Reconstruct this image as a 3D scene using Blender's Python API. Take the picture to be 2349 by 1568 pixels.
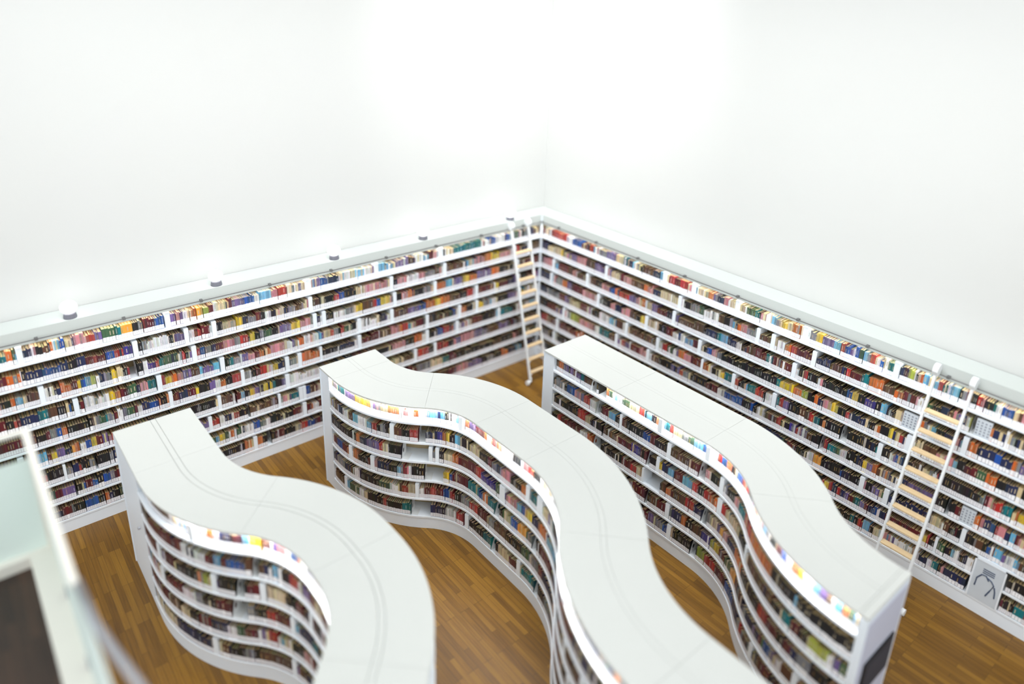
import bpy, bmesh, math, random
from mathutils import Matrix, Vector
from mathutils.bvhtree import BVHTree

for o in list(bpy.data.objects):
    bpy.data.objects.remove(o, do_unlink=True)
S = bpy.context.scene
COL = S.collection
R = random.Random(7)

# ------------------------------------------------------------------ camera
FW, FH = 2349.0, 1568.0
CAM_POS = Vector((-9.90734, -10.83189, 7.88439))
CR = Vector((0.7699525, -0.6373827, 0.0302734))
CU = Vector((0.1920146, 0.2766738, 0.9415848))
CB = Vector((-0.6085257, -0.7191626, 0.3354125))
F_PX, SX, SY = 1657.17, 5.94, -224.31
cam_data = bpy.data.cameras.new('camera')
cam = bpy.data.objects.new('camera', cam_data)
COL.objects.link(cam)
cam.matrix_world = Matrix(((CR.x, CU.x, CB.x, CAM_POS.x), (CR.y, CU.y, CB.y, CAM_POS.y),
                           (CR.z, CU.z, CB.z, CAM_POS.z), (0, 0, 0, 1)))
cam_data.sensor_fit = 'HORIZONTAL'
cam_data.sensor_width = 36.0
cam_data.lens = F_PX / FW * 36.0
cam_data.shift_x = -SX / FW
cam_data.shift_y = SY / FW
cam_data.clip_end = 200
cam_data.dof.use_dof = True
cam_data.dof.focus_distance = 11.0
cam_data.dof.aperture_fstop = 0.165
S.camera = cam

# ------------------------------------------------------------------ light and exposure
W = bpy.data.worlds.new('world'); S.world = W
W.use_nodes = True
bg = W.node_tree.nodes['Background']
bg.inputs['Color'].default_value = (0.95, 0.985, 1.0, 1)
# daylight of the open hall: brighter towards the horizon than overhead
wn = W.node_tree.nodes; wl = W.node_tree.links
wtc = wn.new('ShaderNodeTexCoord'); wsx = wn.new('ShaderNodeSeparateXYZ'); wmr = wn.new('ShaderNodeMapRange')
wl.new(wtc.outputs['Generated'], wsx.inputs[0]); wl.new(wsx.outputs['Z'], wmr.inputs['Value'])
wmr.inputs['From Min'].default_value = 0.0; wmr.inputs['From Max'].default_value = 1.0
wmr.inputs['To Min'].default_value = 1.3; wmr.inputs['To Max'].default_value = 1.0
wl.new(wmr.outputs['Result'], bg.inputs['Strength'])
S.view_settings.view_transform = 'Standard'
S.view_settings.look = 'None'
S.view_settings.gamma = 1.0
S.view_settings.exposure = 0.25
S.view_settings.use_curve_mapping = False
S.cycles.use_denoising = True
S.cycles.max_bounces = 8
S.cycles.diffuse_bounces = 4


def area_light(name, loc, rot, sx, sy, power, col=(1, 1, 1)):
    d = bpy.data.lights.new(name, 'AREA'); d.shape = 'RECTANGLE'
    d.size = sx; d.size_y = sy; d.energy = power; d.color = col
    o = bpy.data.objects.new(name, d); COL.objects.link(o)
    o.location = loc; o.rotation_euler = rot
    return o


# wall washers on the ledges above both wall bookcases
area_light('wall_washer_light', (-6.3, 0.12, 3.42), (math.radians(180 - 8), 0, 0), 12.0, 0.10, 5)
area_light('wall_washer_light', (0.12, -6.0, 3.42), (math.radians(180), math.radians(8), 0), 0.10, 11.0, 5)
# unseen lights added high above: some brighten the upper walls, the rest fill below
def aimed(name, loc, to, sx, sy, power):
    o = area_light(name, loc, (0, 0, 0), sx, sy, power)
    o.data.spread = math.radians(70)
    o.rotation_euler = (Vector(to) - Vector(loc)).to_track_quat('-Z', 'Y').to_euler()
aimed('added_wall_wash', (-5.0, -4.2, 10.9), (-5.0, 0.45, 4.0), 11.0, 0.6, 105)
aimed('added_wall_wash', (-4.2, -5.0, 10.9), (0.45, -5.0, 4.0), 11.0, 0.6, 105)
aimed('added_wall_wash', (-3.6, -3.6, 10.9), (0.3, 0.3, 5.6), 1.5, 1.5, 42)
for lx, ly in ((-9, -4), (-4.5, -4), (-9, -9), (-4.5, -9)):
    area_light('added_overhead_fill', (lx, ly, 10.8), (0, 0, 0), 2.4, 2.4, 48)


# ------------------------------------------------------------------ materials
def lin(c):
    return tuple(((v / 255) / 12.92 if v / 255 <= 0.04045 else ((v / 255 + 0.055) / 1.055) ** 2.4) for v in c)


def mat(name, rgb, rough=0.5, metal=0.0, var=0.0, nscale=40.0, emit=None, estr=0.0, bump=0.0, stretch=(1, 1, 1)):
    m = bpy.data.materials.new(name); m.use_nodes = True
    nt = m.node_tree; b = nt.nodes['Principled BSDF']
    b.inputs['Roughness'].default_value = rough
    b.inputs['Metallic'].default_value = metal
    c = (*lin(rgb), 1)
    b.inputs['Base Color'].default_value = c
    tc = nt.nodes.new('ShaderNodeTexCoord'); mp = nt.nodes.new('ShaderNodeMapping')
    mp.inputs['Scale'].default_value = stretch
    nt.links.new(tc.outputs['Object'], mp.inputs['Vector'])
    n = nt.nodes.new('ShaderNodeTexNoise'); n.inputs['Scale'].default_value = nscale
    n.inputs['Detail'].default_value = 4
    nt.links.new(mp.outputs['Vector'], n.inputs['Vector'])
    if var > 0:
        r = nt.nodes.new('ShaderNodeMix'); r.data_type = 'RGBA'
        r.inputs[6].default_value = tuple(x * (1 - var) for x in c[:3]) + (1,)
        r.inputs[7].default_value = tuple(min(1, x * (1 + var)) for x in c[:3]) + (1,)
        nt.links.new(n.outputs['Fac'], r.inputs[0])
        nt.links.new(r.outputs[2], b.inputs['Base Color'])
    if bump > 0:
        bp_ = nt.nodes.new('ShaderNodeBump'); bp_.inputs['Strength'].default_value = bump
        bp_.inputs['Distance'].default_value = 0.002
        nt.links.new(n.outputs['Fac'], bp_.inputs['Height'])
        nt.links.new(bp_.outputs['Normal'], b.inputs['Normal'])
    if emit:
        b.inputs['Emission Color'].default_value = (*emit, 1)
        b.inputs['Emission Strength'].default_value = estr
    return m


WHITE_TONED = mat('toned_down_white_laminate', (209, 211, 207), 0.45, var=0.012, nscale=3.0)  # island tops toned darker than the shelves to offset strong overhead light
WHITE_SHELF = mat('lifted_white_shelf_board', (240, 247, 255), 0.4, var=0.015, nscale=8.0)  # colour lifted and cooled to offset dim, warm bounce between the bookcases
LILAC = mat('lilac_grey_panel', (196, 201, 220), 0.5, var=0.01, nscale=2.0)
CORNICE = mat('soft_grey_cornice', (198, 204, 201), 0.6, var=0.012, nscale=2.0)
PANEL = mat('lifted_cool_panel', (238, 246, 255), 0.45, var=0.012, nscale=2.0)  # brightened bluish base makes up for weak, warm light low down
BACKP = mat('cream_shelf_back', (184, 164, 124), 0.7, var=0.08, nscale=5.0)
PAINT = mat('white_wall_paint', (200, 201, 199), 0.9, var=0.01, nscale=1.5, bump=0.05)
LADDER_W = mat('white_ladder_enamel', (236, 240, 242), 0.3, var=0.01)
TREAD = mat('pale_timber_tread', (226, 200, 158), 0.5, var=0.12, nscale=14, stretch=(1, 1, 1))
STEEL = mat('brushed_steel', (176, 178, 186), 0.28, metal=0.9, var=0.1, nscale=30, stretch=(12, 1, 12))
RAILM = mat('grey_rail_metal', (120, 120, 120), 0.4, metal=0.5, var=0.05)
LAMPB = mat('dark_lamp_base', (110, 110, 120), 0.5, var=0.1)
GLOBE = mat('lit_lamp_globe', (255, 255, 255), 0.4, emit=(1, 1, 1), estr=1.9)
STRIP = mat('lit_led_strip', (255, 255, 255), 0.4, emit=(1, 0.985, 0.96), estr=80.0)
STRIPW = mat('lit_cornice_strip', (255, 255, 255), 0.4, emit=(1, 0.985, 0.96), estr=28.0)
SCREEN = mat('dark_screen_face', (46, 52, 66), 0.6, var=0.2, nscale=3)
SCREENB = mat('black_screen_bezel', (18, 20, 24), 0.4, var=0.1)
PAPER = mat('cream_page_edges', (196, 172, 126), 0.85, var=0.12, nscale=160, stretch=(1, .02, .02))
LABELM = mat('white_spine_label', (248, 248, 253), 0.6, var=0.04, nscale=60)
TITLEM = mat('pale_spine_lettering', (190, 176, 150), 0.6, var=0.2, nscale=60)
CURB = mat('cream_white_curb', (234, 231, 222), 0.6, var=0.02, nscale=4)
GREYPLATE = mat('white_steel_bookend', (228, 232, 234), 0.4, var=0.02)
DISP = mat('pale_display_card', (206, 214, 222), 0.6, var=0.05, nscale=9)
COVERP = mat('grey_cover_print', (150, 158, 172), .7, var=.1)
INK = mat('dark_blue_ink', (70, 84, 110), 0.7, var=0.2, nscale=20)


def wood(name, c1, c2, c3, rough):
    m = bpy.data.materials.new(name); m.use_nodes = True
    nt = m.node_tree; N = nt.nodes; L = nt.links; b = N['Principled BSDF']
    tc = N.new('ShaderNodeTexCoord')
    mp = N.new('ShaderNodeMapping'); mp.inputs['Rotation'].default_value = (0, 0, math.radians(90))
    L.new(tc.outputs['Object'], mp.inputs['Vector'])
    br = N.new('ShaderNodeTexBrick')
    br.inputs['Scale'].default_value = 1.0
    br.inputs['Brick Width'].default_value = 0.8
    br.inputs['Row Height'].default_value = 0.075
    br.inputs['Mortar Size'].default_value = 0.0016
    br.inputs['Bias'].default_value = 0.0
    br.offset = 0.37; br.offset_frequency = 3
    br.inputs['Color1'].default_value = (0, 0, 0, 1)
    br.inputs['Color2'].default_value = (1, 1, 1, 1)
    br.inputs['Mortar'].default_value = (0, 0, 0, 1)
    L.new(mp.outputs['Vector'], br.inputs['Vector'])
    gm = N.new('ShaderNodeMapping'); gm.inputs['Scale'].default_value = (1.2, 26, 1)
    L.new(mp.outputs['Vector'], gm.inputs['Vector'])
    gr = N.new('ShaderNodeTexNoise'); gr.inputs['Scale'].default_value = 1.6
    gr.inputs['Detail'].default_value = 7; gr.inputs['Distortion'].default_value = 0.6
    L.new(gm.outputs['Vector'], gr.inputs['Vector'])
    a = N.new('ShaderNodeMath'); a.operation = 'MULTIPLY'; a.inputs[1].default_value = 0.42
    L.new(br.outputs['Color'], a.inputs[0])
    s = N.new('ShaderNodeMath'); s.operation = 'MULTIPLY'; s.inputs[1].default_value = 0.72
    L.new(gr.outputs['Fac'], s.inputs[0])
    t = N.new('ShaderNodeMath'); t.operation = 'ADD'
    L.new(a.outputs[0], t.inputs[0]); L.new(s.outputs[0], t.inputs[1])
    cr = N.new('ShaderNodeValToRGB')
    cr.color_ramp.elements[0].position = 0.15; cr.color_ramp.elements[0].color = (*lin(c1), 1)
    cr.color_ramp.elements[1].position = 0.85; cr.color_ramp.elements[1].color = (*lin(c3), 1)
    e = cr.color_ramp.elements.new(0.5); e.color = (*lin(c2), 1)
    L.new(t.outputs[0], cr.inputs['Fac'])
    mx = N.new('ShaderNodeMix'); mx.data_type = 'RGBA'
    L.new(br.outputs['Fac'], mx.inputs[0])
    L.new(cr.outputs['Color'], mx.inputs[6]); mx.inputs[7].default_value = (*lin(tuple(x * .55 for x in c1)), 1)
    L.new(mx.outputs[2], b.inputs['Base Color'])
    b.inputs['Roughness'].default_value = rough
    bu = N.new('ShaderNodeBump'); bu.inputs['Strength'].default_value = 0.15; bu.inputs['Distance'].default_value = 0.002
    L.new(t.outputs[0], bu.inputs['Height']); L.new(bu.outputs['Normal'], b.inputs['Normal'])
    return m


OAK = wood('oak_plank_floor', (92, 60, 14), (122, 84, 20), (150, 108, 32), 0.42)
SHADED_WOOD = wood('shade_darkened_floor', (26, 15, 10), (44, 27, 18), (66, 44, 30), 0.4)  # landing wood darkened in its colour to stand in for shade


def glass(name, frosted):
    m = bpy.data.materials.new(name); m.use_nodes = True
    b = m.node_tree.nodes['Principled BSDF']
    if frosted:
        b.inputs['Base Color'].default_value = (*lin((238, 250, 245)), 1)
        b.inputs['Transmission Weight'].default_value = 0.12
        b.inputs['Roughness'].default_value = 0.75
    else:
        b.inputs['Base Color'].default_value = (*lin((232, 244, 240)), 1)
        b.inputs['Transmission Weight'].default_value = 1.0
        b.inputs['Roughness'].default_value = 0.02
        b.inputs['IOR'].default_value = 1.05
    nz = m.node_tree.nodes.new('ShaderNodeTexNoise'); nz.inputs['Scale'].default_value = 5
    bu = m.node_tree.nodes.new('ShaderNodeBump'); bu.inputs['Strength'].default_value = 0.02
    m.node_tree.links.new(nz.outputs['Fac'], bu.inputs['Height'])
    m.node_tree.links.new(bu.outputs['Normal'], b.inputs['Normal'])
    return m


FROST = glass('frosted_green_glass', True)
CLEAR = glass('clear_glass', False)

# book colours: code -> (sRGB, spoken name)
PAL = {
    'k': ((30, 29, 33), 'black'), 'n': ((36, 44, 82), 'navy'), 'b': ((32, 82, 168), 'blue'),
    'c': ((104, 176, 214), 'light blue'), 't': ((20, 118, 126), 'teal'), 'g': ((62, 96, 66), 'dark green'),
    'l': ((168, 178, 66), 'lime green'), 'y': ((228, 190, 44), 'yellow'), 'O': ((242, 160, 58), 'amber'),
    'o': ((206, 102, 44), 'orange'), 'r': ((182, 44, 42), 'red'), 'm': ((100, 30, 38), 'maroon'),
    'p': ((206, 132, 138), 'pink'), 'v': ((112, 92, 148), 'violet'), 'V': ((62, 48, 140), 'indigo'),
    'w': ((232, 232, 234), 'white'), 'e': ((212, 192, 150), 'cream'), 's': ((126, 128, 134), 'grey'),
    'u': ((92, 62, 46), 'brown'),
}
MIX = {'x': 'kknnmmuusgue', 'z': 'wwweeescpvw', 'X': 'kkknnmmuusgeewrobv'}


# ------------------------------------------------------------------ mesh helpers
class MB:
    def __init__(self):
        self.v = []; self.f = []; self.mi = []

    def quad(self, a, b, c, d, m=0):
        i = len(self.v); self.v += [a, b, c, d]; self.f.append((i, i + 1, i + 2, i + 3)); self.mi.append(m)

    def box(self, x0, x1, y0, y1, z0, z1, m=0):
        i = len(self.v)
        self.v += [(x0, y0, z0), (x1, y0, z0), (x1, y1, z0), (x0, y1, z0), (x0, y0, z1), (x1, y0, z1), (x1, y1, z1), (x0, y1, z1)]
        for q in ((0, 3, 2, 1), (4, 5, 6, 7), (0, 1, 5, 4), (1, 2, 6, 5), (2, 3, 7, 6), (3, 0, 4, 7)):
            self.f.append(tuple(i + k for k in q)); self.mi.append(m)

    def prism(self, poly, x0, x1, m=0):
        """poly of (y, z) swept along x"""
        i = len(self.v); n = len(poly)
        self.v += [(x0, y, z) for y, z in poly] + [(x1, y, z) for y, z in poly]
        for k in range(n):
            j = (k + 1) % n
            self.f.append((i + k, i + j, i + n + j, i + n + k)); self.mi.append(m)
        self.f.append(tuple(i + k for k in reversed(range(n)))); self.mi.append(m)
        self.f.append(tuple(i + n + k for k in range(n))); self.mi.append(m)

    def tube(self, pts, r, n=10, m=0, caps=True):
        rings = []
        for k, p in enumerate(pts):
            p = Vector(p)
            a = Vector(pts[max(0, k - 1)]); b = Vector(pts[min(len(pts) - 1, k + 1)])
            t = (b - a).normalized()
            u = t.cross(Vector((0, 0, 1)))
            if u.length < .05: u = t.cross(Vector((1, 0, 0)))
            u.normalize(); w = t.cross(u)
            rr = r[k] if isinstance(r, (list, tuple)) else r
            i = len(self.v)
            for q in range(n):
                an = 2 * math.pi * q / n
                self.v.append(tuple(p + u * (math.cos(an) * rr) + w * (math.sin(an) * rr)))
            rings.append(i)
        for a, b in zip(rings[:-1], rings[1:]):
            for q in range(n):
                self.f.append((a + q, a + (q + 1) % n, b + (q + 1) % n, b + q)); self.mi.append(m)
        if caps:
            self.f.append(tuple(rings[0] + q for q in reversed(range(n)))); self.mi.append(m)
            self.f.append(tuple(rings[-1] + q for q in range(n))); self.mi.append(m)

    def sweep(self, path, a, b, z0, z1, m=0):
        """path of (x, y, nx, ny): a slab between side offsets a and b"""
        i = len(self.v)
        for x, y, nx, ny in path:
            self.v += [(x + a * nx, y + a * ny, z0), (x + b * nx, y + b * ny, z0),
                       (x + b * nx, y + b * ny, z1), (x + a * nx, y + a * ny, z1)]
        n = len(path)
        for k in range(n - 1):
            o = i + 4 * k
            for q in range(4):
                r = (q + 1) % 4
                self.f.append((o + q, o + r, o + 4 + r, o + 4 + q)); self.mi.append(m)
        self.f.append((i + 3, i + 2, i + 1, i)); self.mi.append(m)
        o = i + 4 * (n - 1); self.f.append((o, o + 1, o + 2, o + 3)); self.mi.append(m)

    def mesh(self, name, mats):
        me = bpy.data.meshes.new(name); me.from_pydata([tuple(p) for p in self.v], [], self.f)
        for mt in mats: me.materials.append(mt)
        if len(mats) > 1: me.polygons.foreach_set('material_index', self.mi)
        bm = bmesh.new(); bm.from_mesh(me); bmesh.ops.recalc_face_normals(bm, faces=bm.faces); bm.to_mesh(me); bm.free()
        me.update()
        return me

    def build(self, name, mats, parent=None, bevel=0.0, smooth=False):
        if not isinstance(mats, (list, tuple)): mats = [mats]
        me = self.mesh(name, mats)
        o = bpy.data.objects.new(name, me); COL.objects.link(o)
        if parent is not None: o.parent = parent
        if bevel > 0:
            md = o.modifiers.new('edge', 'BEVEL'); md.width = bevel; md.segments = 2; md.limit_method = 'ANGLE'
        if smooth:
            me.polygons.foreach_set('use_smooth', [True] * len(me.polygons))
        return o


def empty(name, loc, label, cat, group=None, rz=0.0):
    o = bpy.data.objects.new(name, None); COL.objects.link(o)
    o.location = loc; o.rotation_euler = (0, 0, rz); o.empty_display_size = .1
    return tag(o, label, cat, group)


def tag(o, label=None, cat=None, group=None, kind=None):
    if label: o['label'] = label
    if cat: o['category'] = cat
    if group: o['group'] = group
    if kind: o['kind'] = kind
    return o


def struct(name, mb, m, bevel=0.0):
    return tag(mb.build(name, m, bevel=bevel), kind='structure')


# ------------------------------------------------------------------ the room
ROOM_H = 11.0
b = MB(); b.box(-15, 1.2, -15, 1.2, -0.1, 0.0); struct('floor', b, OAK)
b = MB(); b.box(-15, 0.6, 0.45, 0.6, 0, ROOM_H); struct('wall_left', b, PAINT)
b = MB(); b.box(0.45, 0.6, -15, 0.45, 0, ROOM_H); struct('wall_right', b, PAINT)

b = MB(); b.box(-5.5, 0.45, -15, -10.75, 5.85, 6.2); struct('unseen_shade_slab', b, PAINT)  # unseen slab added to shade the screen island's end and nearby floor

# ------------------------------------------------------------------ shelf geometry shared by all bookcases
Z0, PITCH, BT = 0.1915, 0.33, 0.035
H_ISL = 2.145
LEN_L, LEN_R = 12.0, 11.2


def base_z(row): return Z0 + BT + PITCH * row


def wall_bookcase(name, label, left):
    L = LEN_L if left else LEN_R
    e = empty(name, (0, 0, 0), label, 'bookcase')

    def bx(mb, s0, s1, d0, d1, z0, z1, m=0):
        if left: mb.box(-s1, -s0, d0, d1, z0, z1, m)
        else: mb.box(d0, d1, -s1, -s0, z0, z1, m)
    back0 = -0.44 if not left else 0.0
    mb = MB(); bx(mb, back0, L, .008, .44, 0, Z0 - .002); mb.build('plinth', PANEL, e)
    for r in range(9):
        z = Z0 + PITCH * r
        mb = MB(); bx(mb, back0, L, 0, .40, z, z + BT)
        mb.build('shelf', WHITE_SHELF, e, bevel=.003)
    mb = MB(); bx(mb, back0, L, .40, .42, Z0, 3.17); mb.build('back_panel', BACKP, e)
    mb = MB()
    bx(mb, back0, L, 0, .02, 3.142, 3.35); bx(mb, back0, L, .02, .44, 3.325, 3.35)
    bx(mb, back0, L, .02, .44, 3.165, 3.18)
    mb.build('cornice', CORNICE, e)
    mb = MB(); bx(mb, .02, L, .021, .033, 3.150, 3.163); mb.build('light_strip', STRIPW, e)
    mb = MB()
    if left: mb.tube([(-L, -.045, 3.205), (0.0, -.045, 3.205)], .009, 8)
    else: mb.tube([(-.045, -L, 3.205), (-.045, 0.0, 3.205)], .009, 8)
    rail = mb.build('ladder_rail', RAILM, e)
    for k in range(int(L / 1.08)):
        s = .55 + 1.08 * k
        mb = MB(); bx(mb, s - .02, s + .02, -.055, .0, 3.188, 3.222); mb.build('bracket', RAILM, rail)
    return e


wall_bookcase('wall_bookcase', 'tall white nine-shelf bookcase along the wall with the round lamps', True)
wall_bookcase('wall_bookcase', 'tall white nine-shelf bookcase along the wall behind the straightest island', False)
mb = MB(); mb.box(-.02, .02, -.02, .02, 0, 3.35)
tag(mb.build('corner_post', PANEL), 'slim white corner post where the two wall bookcases meet', 'post')

# ------------------------------------------------------------------ wavy island bookcases
ISL = {
    'I1': dict(p0=(-8.163, -1.2), w=.496, segs=[(0, 1.299), (1.775, .777), (-1.775, .777), (0, .194), (-1.775, .777), (1.775, .777), (0, 1.0)],
               blank=(1.10, 0), strip=1.9, phrase='wavy island nearest the railing',
               label='white wavy island bookcase nearest the glass railing, with blank panel end'),
    'I2': dict(p0=(-5.219, -1.2), w=.498, segs=[(0, .474), (1.506, .853), (-1.506, .853), (0, 1.05), (-2.171, .807), (2.171, .807), (0, .9)],
               blank=(.30, 0), strip=.34, phrase='middle wavy island',
               label='white wavy island bookcase standing in the middle of the three'),
    'I3': dict(p0=(-1.983, -2.9), w=.485, segs=[(0, 3.274), (-1.85, .813), (1.85, .813), (0, .11)],
               blank=(.24, .08), strip=1.38, phrase='island with the screen',
               label='white island bookcase with a long straight run and a dark screen on its end'),
}


def centre_line(sp):
    x, y = sp['p0']; h = -math.pi / 2; s = 0.0
    pts = [(x, y, h, 0.0)]; joints = [0.0]
    for a, q in sp['segs']:
        L = q if a == 0 else abs(a) * q
        n = max(2, int(round(L / .05))); d = L / n
        k = 0 if a == 0 else 1.0 / a
        for _ in range(n):
            hm = h + k * d / 2
            x += math.cos(hm) * d; y += math.sin(hm) * d; h += k * d; s += d
            pts.append((x, y, h, s))
        joints.append(s)
    return pts, joints


def sub_path(pts, s0, s1):
    def at(s):
        s = max(0.0, min(pts[-1][3], s))
        for a, c in zip(pts[:-1], pts[1:]):
            if c[3] >= s - 1e-9:
                t = (s - a[3]) / (c[3] - a[3]) if c[3] > a[3] else 0
                x = a[0] + (c[0] - a[0]) * t; y = a[1] + (c[1] - a[1]) * t; h = a[2] + (c[2] - a[2]) * t
                return (x, y, math.sin(h), -math.cos(h))
    out = [at(s0)]
    out += [(p[0], p[1], math.sin(p[2]), -math.cos(p[2])) for p in pts if s0 + .004 < p[3] < s1 - .004]
    out.append(at(s1))
    return out


occluders = []
for key, sp in ISL.items():
    pts, joints = centre_line(sp); sp['pts'] = pts
    T = pts[-1][3]; w = sp['w']; a0, a1 = sp['blank']
    e = empty('island_bookcase', (sp['p0'][0], sp['p0'][1], 0), sp['label'], 'bookcase', 'wavy island bookcases')
    inv = Matrix.Translation((-sp['p0'][0], -sp['p0'][1], 0))
    def build(mb, name, m, parent=e, **kw):
        o = mb.build(name, m, parent, **kw)
        if parent is e: o.data.transform(inv)
        return o
    # top panels: one per module, each with a narrow channel cover along the middle
    zt0 = H_ISL - .028
    js = [j for j in joints]
    if key == 'I3': js = [0, 1.62, joints[1], joints[2], joints[3], T - .08, T]
    elif key == 'I2': js = [0, joints[1], joints[2], joints[3], joints[4] , joints[5], joints[6], T]
    else: js = [0, joints[1] - .2, joints[2], joints[3] + .1, joints[5], joints[6], T]
    for j0, j1 in zip(js[:-1], js[1:]):
        if j1 - j0 < .02: continue
        mb = MB(); pth = sub_path(pts, j0 + .0013, j1 - .0013)
        if key == 'I3' and j1 == T:
            mb.sweep(pth, -w, w, zt0, H_ISL)
        else:
            g = .0045 if key == 'I1' else .0022
            mb.sweep(pth, .032 + g, w, zt0, H_ISL); mb.sweep(pth, -.032, .032, zt0, H_ISL); mb.sweep(pth, -w, -.032 - g, zt0, H_ISL)
        o = build(mb, 'top_panel', WHITE_TONED); occluders.append((o, e))
    mb = MB(); mb.sweep(sub_path(pts, .01, T - .01), -w + .02, w - .045, zt0 - .012, zt0 - .001); build(mb, 'top_lining', PANEL)
    # end modules
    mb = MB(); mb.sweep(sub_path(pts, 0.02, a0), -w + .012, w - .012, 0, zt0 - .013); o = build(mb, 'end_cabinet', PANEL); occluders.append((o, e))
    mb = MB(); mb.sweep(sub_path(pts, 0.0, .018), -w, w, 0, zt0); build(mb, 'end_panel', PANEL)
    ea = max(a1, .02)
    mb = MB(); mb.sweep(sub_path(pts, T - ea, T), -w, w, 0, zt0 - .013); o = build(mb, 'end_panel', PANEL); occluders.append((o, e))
    # plinth, shelves, back
    body = sub_path(pts, a0 + .001, T - ea - .001)
    mb = MB(); mb.sweep(body, -w + .012, w - .012, 0.0, Z0); o = build(mb, 'plinth', PANEL); occluders.append((o, e))
    for r in range(6):
        z = Z0 + PITCH * r
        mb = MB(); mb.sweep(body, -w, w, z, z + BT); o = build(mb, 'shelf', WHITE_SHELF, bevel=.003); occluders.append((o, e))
    mb = MB(); mb.sweep(body, w - .34, w - .33, Z0 + BT, zt0 - .014); build(mb, 'back_panel', BACKP)
    mb = MB(); mb.sweep(body, -w + .32, -w + .33, Z0 + BT, zt0 - .014); build(mb, 'back_panel', BACKP)
    mb = MB(); mb.sweep(sub_path(pts, sp['strip'], T - ea - .03), w - .028, w - .014, zt0 - .010, zt0 - .001); build(mb, 'light_strip', STRIP)
    if key == 'I1':
        mb = MB(); mb.tube([(-8.66, -2.1, 1.2), (-8.69, -2.1, 1.2)], .02, 10); build(mb, 'lock_knob', STEEL)
    # front curve for the books
    fr = []; s = 0.0; prev = None
    for (x, y, h, cs) in pts:
        p = (x + w * math.sin(h), y - w * math.cos(h))
        if prev: s += math.hypot(p[0] - prev[0], p[1] - prev[1])
        prev = p; fr.append((s, p[0], p[1], h))
    sp['front'] = fr
    # usable front range
    def f_at(cs0):
        for q, c in zip(fr, pts):
            if c[3] >= cs0: return q[0]
        return fr[-1][0]
    sp['range'] = (f_at(a0) + .01, f_at(T - ea) - .012)

e3 = bpy.data.objects[[o.name for o in bpy.data.objects if o.get('label') == ISL['I3']['label']][0]]
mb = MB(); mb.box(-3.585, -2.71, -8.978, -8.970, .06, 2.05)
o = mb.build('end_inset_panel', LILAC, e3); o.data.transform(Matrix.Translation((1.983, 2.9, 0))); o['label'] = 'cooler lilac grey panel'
# the dark catalogue screen on the end of the third island
mb = MB(); mb.box(-3.47, -2.80, -9.0, -8.975, .96, 1.45)
scr = mb.build('wall_screen', SCREENB, bevel=.006); tag(scr, 'dark rectangular screen mounted on the end of the straightest island', 'screen')
mb = MB(); mb.box(-3.44, -2.83, -9.004, -9.0, .99, 1.42); mb.build('screen_face', SCREEN, scr)


# ------------------------------------------------------------------ books, dividers and bookends
def front_pose(unit, s):
    """origin on the front edge, tangent angle so that local -y looks out of the shelf"""
    if unit == 'L': return -s, 0.0, 0.0
    if unit == 'R': return 0.0, -s, -math.pi / 2
    fr = ISL[unit]['front']
    for a, c in zip(fr[:-1], fr[1:]):
        if c[0] >= s:
            t = (s - a[0]) / max(1e-6, c[0] - a[0])
            x = a[1] + (c[1] - a[1]) * t; y = a[2] + (c[2] - a[2]) * t; h = a[3] + (c[3] - a[3]) * t
            return x, y, h
    a = fr[-1]; return a[1], a[2], a[3]


# local -y must be the outward normal (sin h, -cos h): rotation by h. For R the outward normal is -x: h = -pi/2.
ROWS = {
    'L': (0.03, LEN_L - .02, 9), 'R': (0.03, LEN_R - .02, 9),
    'I1': ISL['I1']['range'] + (6,), 'I2': ISL['I2']['range'] + (6,), 'I3': ISL['I3']['range'] + (6,),
}
books = []      # dict(unit,row,s,t,h,d,code,rgb,tilt)
supports = []   # (kind, unit, row, s, width)


def parse(txt):
    import re
    return [(int(a) / 100.0, c) for a, c in re.findall(r'(-?\d+)([A-Za-z_])', txt)]


def jitter(rgb, rng):
    f = rng.uniform(.82, 1.14)
    g = (rgb[0] * .5 + rgb[1] * .3 + rgb[2] * .2); k = rng.uniform(.04, .46)
    return tuple(max(6, min(246, (c * (1 - k) + (g * .8 + 30) * k) * f + rng.uniform(-7, 7))) for c in rgb)


def add_books(unit, row, s0, s1, code, rng, top):
    s = s0
    series = rng.random() < .45
    t0 = rng.uniform(.02, .04); h0 = rng.uniform(.17, .222) if not top else rng.uniform(.17, .205); d0 = rng.uniform(.15, .2)
    c0 = None
    while s < s1 - .008:
        if rng.random() < .10: t0 = rng.uniform(.018, .045); h0 = rng.uniform(.168, .235) if not top else rng.uniform(.17, .21); d0 = rng.uniform(.14, .21)
        t = t0 * (rng.uniform(.93, 1.07) if series else rng.uniform(.6, 1.35))
        t = max(.013, min(t, .06))
        h = h0 + (rng.uniform(-.002, .002) if series else rng.uniform(-.02, .02))
        h = min(h, .222 if top else .262)
        if s + t > s1: t = s1 - s
        if t < .01: break
        if code in MIX: cc = rng.choice(MIX[code]) if (c0 is None or rng.random() < .6) else c0
        elif rng.random() < .06: cc = rng.choice('kwense')
        else: cc = code
        c0 = cc
        books.append(dict(unit=unit, row=row, s=s + t / 2, t=t * .965, h=h, d=d0 * rng.uniform(.97, 1.03), code=cc,
                          rgb=jitter(PAL[cc][0], rng), title=rng.random()))
        s += t


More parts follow.
